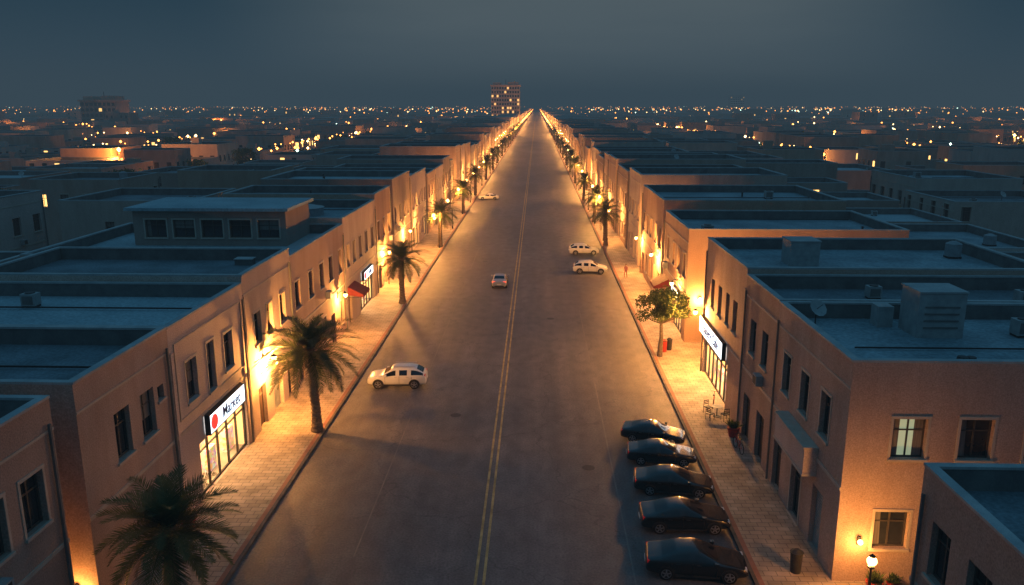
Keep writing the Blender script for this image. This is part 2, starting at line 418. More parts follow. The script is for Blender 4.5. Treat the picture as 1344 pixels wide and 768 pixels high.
# ------------------------------------------------------------ street front buildings
def sign_text(txt,size,loc,side,mat,parent,ext=.02):
    cu=bpy.data.curves.new("sign_letters",'FONT'); cu.body=txt; cu.size=size; cu.extrude=ext; cu.offset=.012; cu.align_x='CENTER'; cu.align_y='CENTER'
    cu.materials.append(mat)
    o=bpy.data.objects.new("letters",cu); COL.objects.link(o)
    if side>0: m=Matrix(((0,0,1),(1,0,0),(0,1,0)))
    else: m=Matrix(((0,0,-1),(-1,0,0),(0,1,0)))
    o.matrix_world=Matrix.Translation(loc)@m.to_4x4()
    if parent: o.parent=parent; o.matrix_parent_inverse=Matrix.Identity(4)
    return o
def shop_sign(side,x,y0,y1,z0,z1,txt,logo=True,lm=None):
    mb=MB(); xa,xb=(x+.06,x+.36) if side>0 else (x-.36,x-.06)
    mb.box(xa,xb,y0-.06,y1+.06,z0-.06,z0,M_dark); mb.box(xa,xb,y0-.06,y1+.06,z1,z1+.06,M_dark)
    mb.box(xa,xb,y0-.06,y0,z0,z1,M_dark); mb.box(xa,xb,y1,y1+.06,z0,z1,M_dark)
    if side>0: mb.box(xa,xb-.02,y0,y1,z0,z1,M_signw)
    else: mb.box(xa+.02,xb,y0,y1,z0,z1,M_signw)
    xf = xb-.018 if side>0 else xa+.018
    if logo:
        yc=y0+.55 if side>0 else y1-.55; zc=(z0+z1)/2; rr=(z1-z0)*.4
        mb.cyl((xf-.01*side,yc,zc),(xf+.05*side,yc,zc),rr,rr,M_signr,18)
    o=mb.obj("shop_sign")
    yc=(y0+y1)/2+(.5*side if logo else 0)
    sign_text(txt,(z1-z0)*.9,(xf,yc,(z0+z1)/2),side,lm or M_signb,o)
    return o

def exC(mb,P,ob):
    for u0,u1 in ((.5,9.6),):
        ob(u0,u1,9.35,9.42,-.05,0,M_trim); ob(u0,u1,5.3,5.37,-.05,0,M_trim)
        ob(u0,u0+.07,5.37,9.35,-.05,0,M_trim); ob(u1-.07,u1,5.37,9.35,-.05,0,M_trim)
FL=[
 ( 3,14.5,10.3,None,None,PL[0],None,None,1),
 (14.8,27.4,10.55,[(8.0,9.4,6,8.1,'win'),(10.3,11.6,6,8.1,'win'),(3,4.4,6,8.1,'win'),(8.0,9.2,1.2,3.4,'win')],None,PL[1],None,M_roof[1],1),
 (28.9,37.0,10.5,[(2.6,3.9,5.9,8.1,'win'),(4.9,6.2,5.9,8.1,'win'),(4.2,5.3,1.6,3.6,'win'),(6.6,7.2,7.2,7.9,'win')],[],PL[0],None,M_roof[1],2),
 (37.0,47.2,10.45,[(1.6,2.9,5.9,8.1,'win'),(4.3,5.3,5.5,8.3,'win'),(6.7,8.0,5.9,8.1,'win'),(2.4,9.4,.15,3.25,'shop')],None,PL[5],exC,M_roof[2],2),
 (47.2,56.8,10.9,[(1.6,2.8,5.9,8.0,'win'),(4.0,5.2,5.9,8.0,'win'),(6.8,8.0,5.9,8.0,'win'),(1.5,2.9,.1,3,'door'),(4.4,6.4,.1,3,'shut'),(7.6,8.7,.1,2.9,'door')],None,PL[2],None,M_roof[1],1),
 (56.8,73.2,10.3,None,None,PL[0],None,M_roof[2],2),
 (73.2,88.4,10.8,[(1,2.2,5.9,8,'win'),(3.6,4.8,5.9,8,'win'),(6.4,7.6,5.9,8,'win'),(9.4,10.6,5.9,8,'win'),(12.5,13.7,5.9,8,'win'),(1,2.4,.1,3,'door'),(6,12.6,.15,3.2,'shop')],None,PL[2],None,M_roof[0],2),
 (88.4,98,11.4,None,None,PL[4],None,None,1),
 (101,115,11.9,None,None,PL[3],None,None,2),
]
def fill_row(lst,y,yend,hl,hh):
    while y<yend:
        L=R.uniform(9,16)
        lst.append((y,y+L,R.uniform(hl,hh),None,None,None,None,None,R.choice([0,1,1,2]))); y+=L
        if R.random()<.25: y+=R.uniform(2,7)
fill_row(FL,116,330,9.6,12.6)
for y0,y1,h,ops,near,wall,ex,rf,cl in FL:
    if ops is None: ops=std_ops(y1-y0,h,shopp=.2 if y0>60 else 0,lit=.10 if y0>60 else 0)
    building("shop_building",BL-R.choice([17,18.5,20]),BL+(0 if y0<100 else R.uniform(-.3,.3)),y0,y1,h,1,ops,near,wall,rf,cl,ex)

def exR2(mb,P,ob):
    ob(3.0,7.6,3.9,5.15,-.65,0,PL[5]); ob(2.95,7.65,5.15,5.25,-.72,0,M_trim); ob(2.95,7.65,3.78,3.9,-.7,0,M_trim)
FR=[
 ( 0,11.8,9.4,None,None,PL[0],None,None,1),
 (12,25.8,9.06,[(3,4.3,5.4,7.4,'win'),(6,7.3,5.4,7.4,'win'),(9.2,10.5,5.4,7.4,'win'),(11.6,12.8,5.4,7.4,'win'),(10.4,11.8,.1,2.8,'door')],None,PL[1],None,M_roof[1],3),
 (32.5,43.0,10.55,[(2.0,3.2,5.95,8.1,'win'),(4.9,6.1,5.95,8.1,'win'),(7.8,9.0,5.95,8.1,'win'),(1.9,3.3,.15,3.3,'shut'),(4.9,6.4,.15,3.2,'win'),(8.2,9.6,.1,2.9,'door')],
   [(1.95,3.4,6.1,7.95,'curt'),(4.8,6.2,6.1,7.95,'win'),(7.6,9.0,6.1,7.95,'win'),(1.6,3.1,1.8,3.6,'win'),(6.0,7.4,1.8,3.6,'win')],PL[0],exR2,M_roof[0],0),
 (43.0,50.0,10.6,[(1.6,2.8,5.95,8.1,'win'),(4.2,5.4,5.95,8.1,'win'),(1.2,2.8,.1,3.1,'door'),(4.3,5.9,.1,3.1,'door')],None,PL[1],None,M_roof[1],2),
 (50.0,62.0,11.0,[(1.9,3.0,6,8.2,'win'),(4.1,5.1,6,8.2,'win'),(6.4,7.5,6,8.2,'win'),(8.8,9.9,6,8.2,'win'),(3.6,11.4,.15,3.3,'shop')],None,PL[0],None,M_roof[0],1),
 (69.8,83.0,10.45,[(1,2.2,5.9,8,'win'),(3.8,5,5.9,8,'win'),(6.6,7.8,5.9,8,'win'),(10,11.2,5.9,8,'win'),(1.5,6.5,.15,3.2,'shop'),(8.5,9.8,.1,3,'door')],[(2,3.2,6,7.8,'win')],PL[4],None,M_roof[0],2),
 (84.5,101,11.3,None,None,PL[4],None,None,2),
 (105,118,12.2,None,None,PL[2],None,None,1),
]
fill_row(FR,119,330,9.8,12.6)
for y0,y1,h,ops,near,wall,ex,rf,cl in FR:
    if ops is None: ops=std_ops(y1-y0,h,shopp=.2 if y0>60 else 0,lit=.10 if y0>60 else 0)
    def ex2(mb,P,ob,ex=ex,y0=y0,h=h):
        if ex: ex(mb,P,ob)
        if y0==32.5:
            z=h-.9
            mb.box(19.0,21.3,39.0,41.0,z,z+2.3,M_ac); mb.box(18.95,21.35,38.95,41.05,z+2.3,z+2.38,M_cap)
            for i in range(4): mb.box(19.3,21.0,38.96,38.99,z+.5+i*.35,z+.58+i*.35,M_inner)
            mb.box(17.9,18.7,41.0,41.9,z,z+1.1,M_ac)
            mb.cyl((19.2,34.9,z),(19.2,34.9,z+.35),.3,.22,M_dark,10); mb.cyl((19.7,35.1,z),(19.7,35.1,z+.28),.22,.2,M_dark,10)
            ac_unit(mb,24.5,39.5,z,.9); mb.box(15.2,26.5,36.9,36.97,z+.08,z+.15,M_dark); dish(mb,14.9,41.6,z)
        if y0==50.0:
            z=h-.9; mb.box(17.6,19.6,55,57,z,z+1.7,M_ac); mb.box(17.55,19.65,54.95,57.05,z+1.7,z+1.78,M_cap)
    building("shop_building",BR+(0 if y0<100 else R.uniform(-.3,.3)),BR+R.choice([17,19,21]),y0,y1,h,-1,ops,near,wall,rf,cl,ex2)

mb=MB(); P,ob=facade(mb,(-34,66,9.4),(1,0,0),(0,-1,0),13,3.0,[(1+i*2.4,2.8+i*2.4,.7,2.2,'win') for i in range(5)],PL[3])
mb.face([(-21,66,9.4),(-21,73,9.4),(-21,73,12.4),(-21,66,12.4)],PL[3]); mb.face([(-34,73,9.4),(-34,66,9.4),(-34,66,12.4),(-34,73,12.4)],PL[3])
mb.face([(-21,73,9.4),(-34,73,9.4),(-34,73,12.4),(-21,73,12.4)],PL[3]); mb.box(-34.4,-20.6,65.4,73.4,12.4,12.65,M_roof[2]); mb.obj("rooftop_penthouse")
mb=MB(); mb.cyl((-24,82,9.8),(-24,82,10.7),1.9,1.9,M_tank,28); mb.cyl((-24,82,10.7),(-24,82,10.95),2.0,.8,M_cap,28); mb.obj("roof_water_tank")

shop_sign(1,BL,40.2,45.4,3.5,4.55,"Market")
shop_sign(-1,BR,54.0,61.8,3.55,4.75,"Bakery Cafe",False)
shop_sign(1,BL,80.0,84.5,3.4,4.2,"Coffee",True)
shop_sign(-1,BR,72,75.5,3.4,4.2,"Store",False)
def shop_light(x,y,w):
    l=bpy.data.lights.new("shop_light",'AREA'); l.shape='RECTANGLE'; l.size=2; l.size_y=w; l.energy=100*w; l.color=(1,.60,.26)
    o=bpy.data.objects.new("shop_ceiling_light",l); o.location=(x,y,3.05); COL.objects.link(o)
shop_light(BL-1.7,42.9,6.5); shop_light(BR+1.7,57.5,7.4); shop_light(BL-1.7,82.5,6); shop_light(BR+1.7,73.8,4.6)

M_awn=noise_mat("awning_cloth",(.14,.02,.02),(.2,.035,.03),3,.8)
def awning(x,y0,y1,z,side,mat):
    mb=MB(); xo=x+side*1.5
    mb.face([(x+side*.02,y0,z+.75),(x+side*.02,y1,z+.75),(xo,y1,z),(xo,y0,z)],mat)
    mb.face([(xo,y0,z),(xo,y1,z),(xo,y1,z-.25),(xo,y0,z-.25)],mat)
    for y in (y0,y1):
        mb.face([(x+side*.02,y,z+.75),(xo,y,z),(xo,y,z-.25),(x+side*.02,y,z-.05)],mat)
        mb.cyl((x,y,z-.3),(xo,y,z-.2),.025,.025,M_dark,6)
    mb.obj("shop_awning")
awning(BL,74,77,3.3,1,M_awn); awning(BL,60,63.5,3.2,1,noise_mat("awning_cloth_brown",(.09,.05,.03),(.13,.08,.05),3,.8)); awning(BR,79,82,3.2,-1,M_awn)

# ------------------------------------------------------------ back rows, city mass
def far_building(mb,x0,x1,y0,y1,h,d,wall,rf,lit=.22):
    if d<900:
        mb.box(x0,x1,y0,y1,0,h-.1,wall,'bt'); 
        if d<600: shell(mb,x0,x1,y0,y1,h,wall,rf)
        else: mb.box(x0,x1,y0,y1,h-.1,h,M_cap,'b')
    else: mb.box(x0,x1,y0,y1,0,h,wall,'bt'); mb.face([(x0,y0,h),(x1,y0,h),(x1,y1,h),(x0,y1,h)],rf)
    if d<1100:
        n=max(2,int((x1-x0)/(3.2 if d<600 else 5))); w=(x1-x0)/n
        for f in range(2 if h<12.5 else int(h/3.6)):
            zc=(2.6+3.2*f) if h<12.5 else 2.5+3.6*f
            if zc+1>h-.2: continue
            for i in range(n):
                if R.random()<.25: continue
                c=x0+(i+.5)*w; m=M_litw if R.random()<lit else M_glass
                mb.face([(c-.6,y0-.05,zc-1),(c+.6,y0-.05,zc-1),(c+.6,y0-.05,zc+.8),(c-.6,y0-.05,zc+.8)],m)
        if d<700:
            n=max(2,int((y1-y0)/3.2)); w=(y1-y0)/n; xf=x1+.05 if x0<0 else x0-.05
            for f in range(2):
                if 2.6+3.2*f+1>h-.2: continue
                for i in range(n):
                    c=y0+(i+.5)*w; m=M_litw if R.random()<lit*.6 else M_glass; zc=2.6+3.2*f
                    q=[(xf,c-.6,zc-1),(xf,c+.6,zc-1),(xf,c+.6,zc+.8),(xf,c-.6,zc+.8)]
                    mb.face(q if x0<0 else q[::-1],m)
        if d<600 and R.random()<.35:
            x=R.uniform(x0+2,x1-4); y=R.uniform(y0+2,y1-4) if y1-y0>8 else y0+2; z=h-.9
            mb.box(x,x+R.uniform(1.5,3.5),y,y+R.uniform(1.5,3),z,z+R.uniform(1.2,3),wall,'b')
far=MB(); lamps2=[]
def make_cols(start):
    out=[]; x=start; k=0
    while x<4200:
        w=20 if x<900 else 60
        out.append((x,x+w-2)); x+=w-2+ (.6 if k%2==0 else 17 if x<900 else 22)
        if k%2==1: lamps2.append(x-8.5)
        k+=1
    return out
cL=make_cols(39.5); nL=len(lamps2); cR=make_cols(35.5)
street_L=[-v for v in lamps2[:nL]]; street_R=lamps2[nL:]
for sgn,cc in ((-1,cL),(1,cR)):
    for ci,(a,b) in enumerate(cc):
        y=R.uniform(-5,8)
        while y<4200:
            d=y
            if d<900: L=R.uniform(9,20)
            else: L=R.uniform(30,60)
            if a > .72*(y+L)+45: y+=L; continue
            if R.random()<(.14 if ci<2 else .30 if d<900 else .12): y+=L*R.uniform(.6,1.5); continue
            base=9.8 if ci<1 else 9.4
            h=R.uniform(base-3.8,base+1.8)
            if ci>3 and R.random()<.05: h=R.uniform(12,17)
            x0,x1=(a,b) if sgn>0 else (-b,-a)
            if ci%2==0:
                if sgn>0: x1-=R.uniform(0,5)
                else: x0+=R.uniform(0,5)
            else:
                if sgn>0: x0+=R.uniform(0,5)
                else: x1-=R.uniform(0,5)
            wall=R.choice(PL); rf=R.choice(M_roof)
            if y<170 and ci<3:
                side = 1 if sgn<0 else -1
                if ci%2==0: side=-side
                building("row_house",x0,x1,y,y+L,h,side,None,None,wall,rf,R.choice([1,1,2,3]),None,True,.05,.28 if (sgn>0 and y>75) else .08)
            else:
                far_building(far,x0,x1,y+.02,y+L-.02,h,d,wall,rf)
            y+=L+(0 if R.random()<.75 else R.uniform(2,8))
for sgn,xb in ((-1,-BL),(1,BR)):
    y=330
    while y<3200:
        L=R.uniform(11,20) if y<900 else R.uniform(30,50)
        h=R.uniform(9.8,12.4); a=xb; b=xb+19.5
        x0,x1=(a,b) if sgn>0 else (-b,-a)
        far_building(far,x0,x1,y+.02,y+L-.02,h,y,R.choice(PL),R.choice(M_roof)); y+=L+(0 if R.random()<.7 else 4)
far.obj("distant_buildings")

def tower(name,x0,x1,y0,y1,h,fl,cols_,lit=.08):
    mb=MB(); mb.box(x0,x1,y0,y1,0,h,PL[3],'b'); fh=h/fl; w=(x1-x0)/cols_
    for f in range(fl):
        for i in range(cols_):
            c=x0+(i+.5)*w; z=f*fh+fh*.5; m=M_litw if R.random()<lit else M_glass
            mb.face([(c-w*.33,y0-.1,z-fh*.28),(c+w*.33,y0-.1,z-fh*.28),(c+w*.33,y0-.1,z+fh*.28),(c-w*.33,y0-.1,z+fh*.28)],m)
    mb.box(x0-1,x1+1,y0-1,y1+1,h,h+1.2,PL[0]); 
    mb.box(x0+(x1-x0)*.06,x0+(x1-x0)*.34,y0+2,y1-4,h+1.2,h+3.6,PL[0]); mb.box(x0+(x1-x0)*.58,x0+(x1-x0)*.96,y0+2,y1-4,h+1.2,h+4,PL[0])
    mb.cyl(((x0+x1)/2,(y0+y1)/2,h),((x0+x1)/2,(y0+y1)/2,h+7),.4,.2,M_dark,6)
    mb.obj(name)
tower("hotel_tower",-47.5,-18.2,850,874,40,10,11,.12)
tower("apartment_tower",-331,-305,585,605,23.5,6,8)
tower("apartment_tower",560,600,2400,2430,45,8,8)

# ------------------------------------------------------------ lamps
def wall_lamp(x,y,z,side,power):
    mb=MB(); X=side
    mb.box(min(0,X*.06),max(0,X*.06),-.1,.1,-.25,.35,M_dark)
    pts=[(X*.06,0,.1),(X*.3,0,.38),(X*.6,0,.42),(X*.75,0,.28)]
    for a,b in zip(pts,pts[1:]): mb.cyl(a,b,.03,.03,M_dark,6)
    mb.cyl((X*.75,0,.28),(X*.75,0,.18),.06,.22,M_dark,12)
    mb.ball((X*.75,0,.05),.19,M_globe,12,8)
    o=mb.obj("wall_lamp",(x,y,z)); plight((X*.86,0,-.28),power,rad=.07,parent=o)
for y,z,p in ((49.9,4.7,7500),(92,4.2,6000),(70,4.2,2400),(108,4.2,4000)): wall_lamp(BL,y,z,1,p)
for y,z,p in ((61.7,5.0,6500),(86.7,5.0,5500),(100.5,4.6,4200),(73,4.8,2000)): wall_lamp(BR,y,z,-1,p)

def post_lamp_mesh(h=5.4,side=1,gm=M_globe):
    mb=MB()
    mb.cyl((0,0,0),(0,0,.5),.14,.11,M_dark,10); mb.cyl((0,0,.5),(0,0,h-.2),.065,.045,M_dark,8)
    pts=[(0,0,h-.2),(side*.15,0,h+.1),(side*.45,0,h+.2),(side*.75,0,h+.1)]
    for a,b in zip(pts,pts[1:]): mb.cyl(a,b,.035,.035,M_dark,6)
    mb.cyl((side*.75,0,h+.1),(side*.75,0,h),.08,.26,M_dark,12)
    mb.ball((side*.75,0,h-.1),.24,gm,12,8)
    return mb.mesh("street_lamp",False)
mPL,mPR=post_lamp_mesh(5.0,-1),post_lamp_mesh(5.0,1)
y=118; ylist=[]
while y<520: ylist.append(y); y+=19
for i,y in enumerate(ylist):
    for side,x,me in ((1,-14.5,mPL),(-1,10.6,mPR)):
        yy=y+(7 if side<0 else 0)
        o=bpy.data.objects.new("street_lamp",me); o.location=(x,yy,.14); COL.objects.link(o)
        plight((-side*.70,0,4.5),R.uniform(2600,5200)*(1+y/700),parent=o)
mb=MB(); y=530
while y<3000:
    for x in (-14.4,10.5):
        mb.cyl((x,y,0),(x,y,5.4),.1,.1,M_dark,4,False); mb.octa((x,y,5.6),.34+.0006*y,M_globe2)
    y+=15 if y<1200 else 24
mb.obj("distant_street_lamps")
y=550
while y<2600:
    st=50 if y<1100 else 160
    for x in (-14,10): plight((x,y,6.5),9000*st/17,name="distant_lamp_light",rad=.5)
    y+=st
mb=MB(); mb.cyl((0,0,0),(0,0,.35),.13,.08,M_dark,10); mb.cyl((0,0,.35),(0,0,2.5),.05,.04,M_dark,8)
mb.cyl((0,0,2.5),(0,0,2.58),.14,.14,M_dark,12); mb.ball((0,0,2.8),.2,M_globe,12,8); mb.cyl((0,0,3.0),(0,0,3.12),.14,.02,M_dark,12)
o=mb.obj("garden_lamp",(13.75,29.6,.14)); plight((0,.3,2.8),700,parent=o)
def small_lamp(x,y,z,p,r=.12):
    mb=MB(); mb.box(-.08,.08,-.05,0,-.2,.2,M_dark); mb.ball((0,-.16,0),r,M_globe,10,6)
    o=mb.obj("wall_lamp",(x,y,z)); plight((0,-.45,-.1),p,parent=o)
small_lamp(14.4,32.45,2.2,170); small_lamp(14.6,69.75,4.2,1500,.14); small_lamp(-18.9,28.85,1.5,300)  # alley and gap lamps added to cast orange glow on those walls

# distant city lights + side street lamps with light
mb=MB()
for i in range(3300):
    d=230*(3900/230)**(R.random()**.85); xx=R.uniform(-.70,.66)*d
    if abs(xx)<40: continue
    if d<900:
        arr=street_L if xx<0 else street_R
        xx=min(arr,key=lambda v:abs(v-xx))+R.uniform(-5,5)
        if R.random()<.35: continue
    m=R.choice([M_lorange]*8+[M_lyel]*3+([M_lwhite] if R.random()<.4 else [M_lyel]))
    mb.octa((xx,d,R.uniform(5,9) if d<1000 else R.uniform(9,16)),(.30+.00060*d)*R.uniform(.3,1.15)**1.4,m)
mb.obj("distant_city_lights")
mb=MB()
spots=[]
for arr in (street_L,street_R):
    for xs in arr[:9]:
        y=R.uniform(60,110)
        while y<750:
            if abs(xs)<.7*y+10:
                spots.append((xs+R.choice([-5,5]),y))
            y+=R.uniform(38,115)
for (xx,yy) in spots:
    mb.cyl((xx,yy,0),(xx,yy,5),.07,.05,M_dark,6); mb.octa((xx,yy,5.2),.30,M_globe)
    plight((xx,yy,4.7),R.uniform(2500,10000),(1,.36,.07),name="side_street_light")
mb.obj("side_street_lamps")
mb=MB()
for (xx,yy,pw) in ((-112,214,25000),(-250,640,70000),(190,330,35000),(330,520,70000),(95,300,24000),(420,1000,120000),(-500,900,120000),(-75,420,24000),(75,440,24000),(-60,820,60000)):  # last one added to strengthen the glow by the hotel tower
    mb.cyl((xx,yy,0),(xx,yy,9),.15,.1,M_dark,6); mb.octa((xx,yy,9.4),.6,M_globe)
    plight((xx,yy,8.6),pw,(1,.34,.06),rad=.5,name="plaza_light")
mb.obj("plaza_lamps")

# ------------------------------------------------------------ palms and trees
M_frond=noise_mat("palm_frond",(.06,.085,.025),(.12,.13,.045),2,.55,fine=0,transl=.35)
M_frond2=noise_mat("palm_frond_dark",(.035,.06,.02),(.075,.095,.035),2,.55,fine=0,transl=.35)
M_dead=noise_mat("palm_frond_dry",(.14,.10,.05),(.22,.16,.08),2,.8,fine=0)
M_ptrunk=noise_mat("palm_trunk",(.09,.065,.045),(.20,.15,.10),5,.95,.6,12,(1,1,3))
def palm_mesh(seed,h=5.6,rad=3.0,nf=58,leaf=24):
    r=random.Random(seed); mb=MB()
    n=12; rings=int(h/.14); k=mb.mi(M_ptrunk); lean=(r.uniform(-.25,.25),r.uniform(-.2,.2))
    for i in range(rings+1):
        t=i/rings; z=t*h; rr=(.30-.09*t)+(.05 if i%2 else 0)+(.12*max(0,1-t*9))+(.10*max(0,(t-.86)/.14))
        for j in range(n):
            a=2*math.pi*(j+(.5 if i%2 else 0))/n; q=rr*r.uniform(.93,1.07)
            mb.v.append((lean[0]*t*t+q*math.cos(a),lean[1]*t*t+q*math.sin(a),z))
    for i in range(rings):
        for j in range(n):
            j2=(j+1)%n; mb.f.append((i*n+j,i*n+j2,(i+1)*n+j2,(i+1)*n+j)); mb.m.append(k)
    top=Vector((lean[0],lean[1],h))
    for i in range(nf):
        az=i*2.39996+r.uniform(-.2,.2); q=i/nf
        el=math.radians(82-120*q**.85+r.uniform(-9,9)); L=rad*r.uniform(.92,1.18)*(1.0 if q>.15 else .8)
        mat=r.choice([M_frond,M_frond,M_frond2]); 
        if q>.93: mat=M_dead
        droop=math.radians(r.uniform(48,80))*(.7+.3*(1-q))
        H=Vector((math.cos(az),math.sin(az),0)); S=Vector((-math.sin(az),math.cos(az),0))
        p=top+H*.15+Vector((0,0,-.35*q)); steps=leaf; twist=r.uniform(-.3,.3); prev=p.copy()
        for s in range(steps):
            t=(s+.5)/steps; e=el-droop*t**1.4
            T=H*math.cos(e)+Vector((0,0,1))*math.sin(e); p=prev+T*(L/steps); Nn=S.cross(T).normalized()
            w=.035*(1-t)+.008
            mb.face([prev-S*w,p-S*w,p+S*w,prev+S*w],mat)
            if t>.1:
                ll=rad*.24*math.sin(math.pi*min(1,(.22+.76*t)))**.7+.06
                for sg in (-1,1):
                    for rep in (0,1):
                        off=prev.lerp(p,rep*.5)
                        dv=(S*sg*(.75)+T*(.62+.3*t)+Nn*(-.28+twist*sg*.5)+Vector((r.uniform(-.12,.12),r.uniform(-.12,.12),r.uniform(-.22,.05)))).normalized()
                        tip=off+dv*ll*r.uniform(.8,1.1); wd=T*.024
                        mid=off.lerp(tip,.45)
                        mb.face([off-wd*.6,mid-wd*1.2,tip,mid+wd*1.2,off+wd*.6],mat)
            prev=p
    return mb.mesh("palm_tree")
palms=[palm_mesh(1,5.7,3.1,64,24),palm_mesh(2,5.0,2.6,56,20),palm_mesh(3,5.3,2.7,52,18),palm_mesh(4,4.3,2.7,60,24)]
def inst(me,name,x,y,z=.14,rot=0,s=1):
    o=bpy.data.objects.new(name,me); o.location=(x,y,z); o.rotation_euler=(0,0,rot); o.scale=(s,s,s); COL.objects.link(o); return o
inst(palms[0],"palm_tree",-14.3,48.7,rot=.6)
inst(palms[3],"palm_tree",-15.0,29.0,rot=2.)
inst(palms[1],"palm_tree",-14.4,83.5,rot=1.)
inst(palms[2],"palm_tree",-14.5,119,rot=3.)
inst(palms[1],"palm_tree",-14.5,158,rot=4.)
inst(palms[2],"palm_tree",10.6,121,rot=1)
inst(palms[1],"palm_tree",10.6,146,rot=5)
y=190
while y<700:
    inst(R.choice(palms[1:3]),"palm_tree",-14.5,y,rot=R.uniform(0,6),s=R.uniform(.9,1.1))
    inst(R.choice(palms[1:3]),"palm_tree",10.6,y-10,rot=R.uniform(0,6),s=R.uniform(.9,1.1)); y+=R.uniform(28,45)
M_leaf=noise_mat("tree_leaf",(.05,.08,.02),(.08,.11,.035),2,.6,fine=0,transl=.4); M_leaf2=noise_mat("tree_leaf_light",(.08,.105,.03),(.12,.14,.045),2,.6,fine=0,transl=.4)
M_bark=noise_mat("tree_bark",(.06,.045,.035),(.13,.10,.075),6,.95,.5,15)
def tree_mesh(seed,h=4.3,rx=2.35,rz=1.75,n=6500,leafs=.17):
    r=random.Random(seed); mb=MB()
    th=h-rz*.75
    mb.cyl((0,0,0),(.08,.04,th*.55),.24,.17,M_bark,10,False); mb.cyl((.08,.04,th*.55),(.02,.1,th),.17,.13,M_bark,10,False)
    cl=[]
    for i in range(34):
        while True:
            p=Vector((r.uniform(-1,1),r.uniform(-1,1),r.uniform(-1,1)))
            if .3<p.length<1: break
        c=Vector((p.x*rx*.8,p.y*rx*.8,h+p.z*rz*.8)); cl.append((c,r.uniform(.45,.85)))
    for c,q in cl[:14]:
        m=Vector((.02,.1,th)).lerp(c,.5)+Vector((0,0,-.15)); mb.cyl((.02,.1,th-.1),m,.09,.05,M_bark,6,False); mb.cyl(m,c,.05,.02,M_bark,5,False)
    for i in range(n):
        c,q=r.choice(cl); d=Vector((r.gauss(0,1),r.gauss(0,1),r.gauss(0,1))).normalized()*q*(r.random()**.45)
        d.z*=.75; p=c+d; a=Vector((r.gauss(0,1),r.gauss(0,1),r.gauss(0,.6))).normalized(); b=a.orthogonal().normalized()
        b.rotate(Matrix.Rotation(r.uniform(0,6.28),3,a)); l=leafs*r.uniform(.7,1.3)
        cc=a.cross(b); mb.face([p,p+b*l*.5+cc*l*.3,p+b*l,p+b*l*.5-cc*l*.3],M_leaf if (r.random()<.6) else M_leaf2)
    return mb.mesh("broadleaf_tree")
T1=tree_mesh(5,4.4,2.5,1.9,9000); T2=tree_mesh(8,4.6,2.6,2.2,2200,.34)
inst(T1,"broadleaf_tree",10.6,65.5)
for arr in (street_L,street_R):
    for xs in arr[:6]:
        y=R.uniform(60,110)
        while y<450:
            if abs(xs)<.7*y+15: inst(T2,"broadleaf_tree",xs+R.uniform(-4,4),y,0,R.uniform(0,6),R.uniform(.9,1.5))
            y+=R.uniform(14,60)

# ------------------------------------------------------------ cars
def paint(name,c,rough=.25):
    m,nt,b=new_mat(name); N=nt.nodes;L=nt.links
    n=N.new('ShaderNodeTexNoise'); n.inputs['Scale'].default_value=3; tc=N.new('ShaderNodeTexCoord'); L.new(tc.outputs['Object'],n.inputs['Vector'])
    mx=N.new('ShaderNodeMixRGB'); mx.inputs[1].default_value=(*c,1); mx.inputs[2].default_value=(*[v*.8+.01 for v in c],1); L.new(n.outputs[0],mx.inputs[0])
    L.new(mx.outputs[0],b.inputs['Base Color']); b.inputs['Roughness'].default_value=rough; b.inputs['Coat Weight'].default_value=.8; b.inputs['Coat Roughness'].default_value=.06
    return m
P_black=paint("car_paint_black",(.006,.006,.007)); P_white=paint("car_paint_white",(.72,.72,.70),.3); P_silver=paint("car_paint_silver",(.35,.35,.36),.3)
P_dgrey=paint("car_paint_dark_grey",(.014,.015,.018))
M_cg=noise_mat("car_glass",(.006,.007,.009),(.012,.014,.016),1,.06,spec=.7,fine=0)
M_tyre=noise_mat("tyre_rubber",(.012,.012,.012),(.02,.02,.02),8,.85); M_rim=noise_mat("alloy_rim",(.38,.38,.39),(.45,.45,.46),4,.3,metal=.8)
M_hl=noise_mat("headlight_glass",(.5,.5,.5),(.65,.65,.65),4,.1,spec=.8); M_tl=emis_mat("tail_light_red",(.5,.01,.01),.25); M_tlon=emis_mat("tail_light_on",(1,.05,.02),5)
M_plate=noise_mat("number_plate",(.6,.6,.58),(.68,.68,.65),6,.5)
SEDAN=[(2.32,.62,.34,.50,.53,.45,'n'),(2.26,.80,.25,.62,.66,.60,'n'),(1.95,.88,.20,.72,.76,.72,'n'),(1.45,.905,.20,.80,.85,.76,'n'),(.98,.91,.20,.87,.93,.76,'ws'),
 (.22,.91,.20,.91,1.38,.60,'cab'),(-.18,.91,.20,.92,1.435,.61,'pil'),(-.27,.91,.20,.92,1.435,.61,'cab'),(-.95,.91,.20,.94,1.37,.59,'rs'),
 (-1.62,.905,.20,.97,1.04,.70,'n'),(-2.05,.88,.22,.95,1.0,.70,'n'),(-2.26,.82,.28,.86,.92,.62,'n'),(-2.32,.70,.38,.60,.66,.5,'n')]
SUV=[(2.25,.62,.36,.58,.62,.45,'n'),(2.20,.82,.30,.76,.82,.62,'n'),(1.9,.90,.26,.88,.93,.75,'n'),(1.4,.93,.26,.95,1.01,.78,'n'),(1.0,.94,.26,1.0,1.07,.78,'ws'),
 (.35,.94,.26,1.03,1.58,.64,'cab'),(0,.94,.26,1.04,1.66,.65,'pil'),(-.1,.94,.26,1.04,1.67,.65,'cab'),(-.95,.94,.26,1.06,1.66,.65,'pil'),(-1.05,.94,.26,1.06,1.655,.65,'cab'),(-1.55,.93,.26,1.12,1.58,.60,'rs'),
 (-2.1,.90,.28,1.12,1.2,.66,'n'),(-2.22,.86,.32,.92,1.0,.6,'n'),(-2.26,.76,.42,.62,.7,.5,'n')]
cars={}
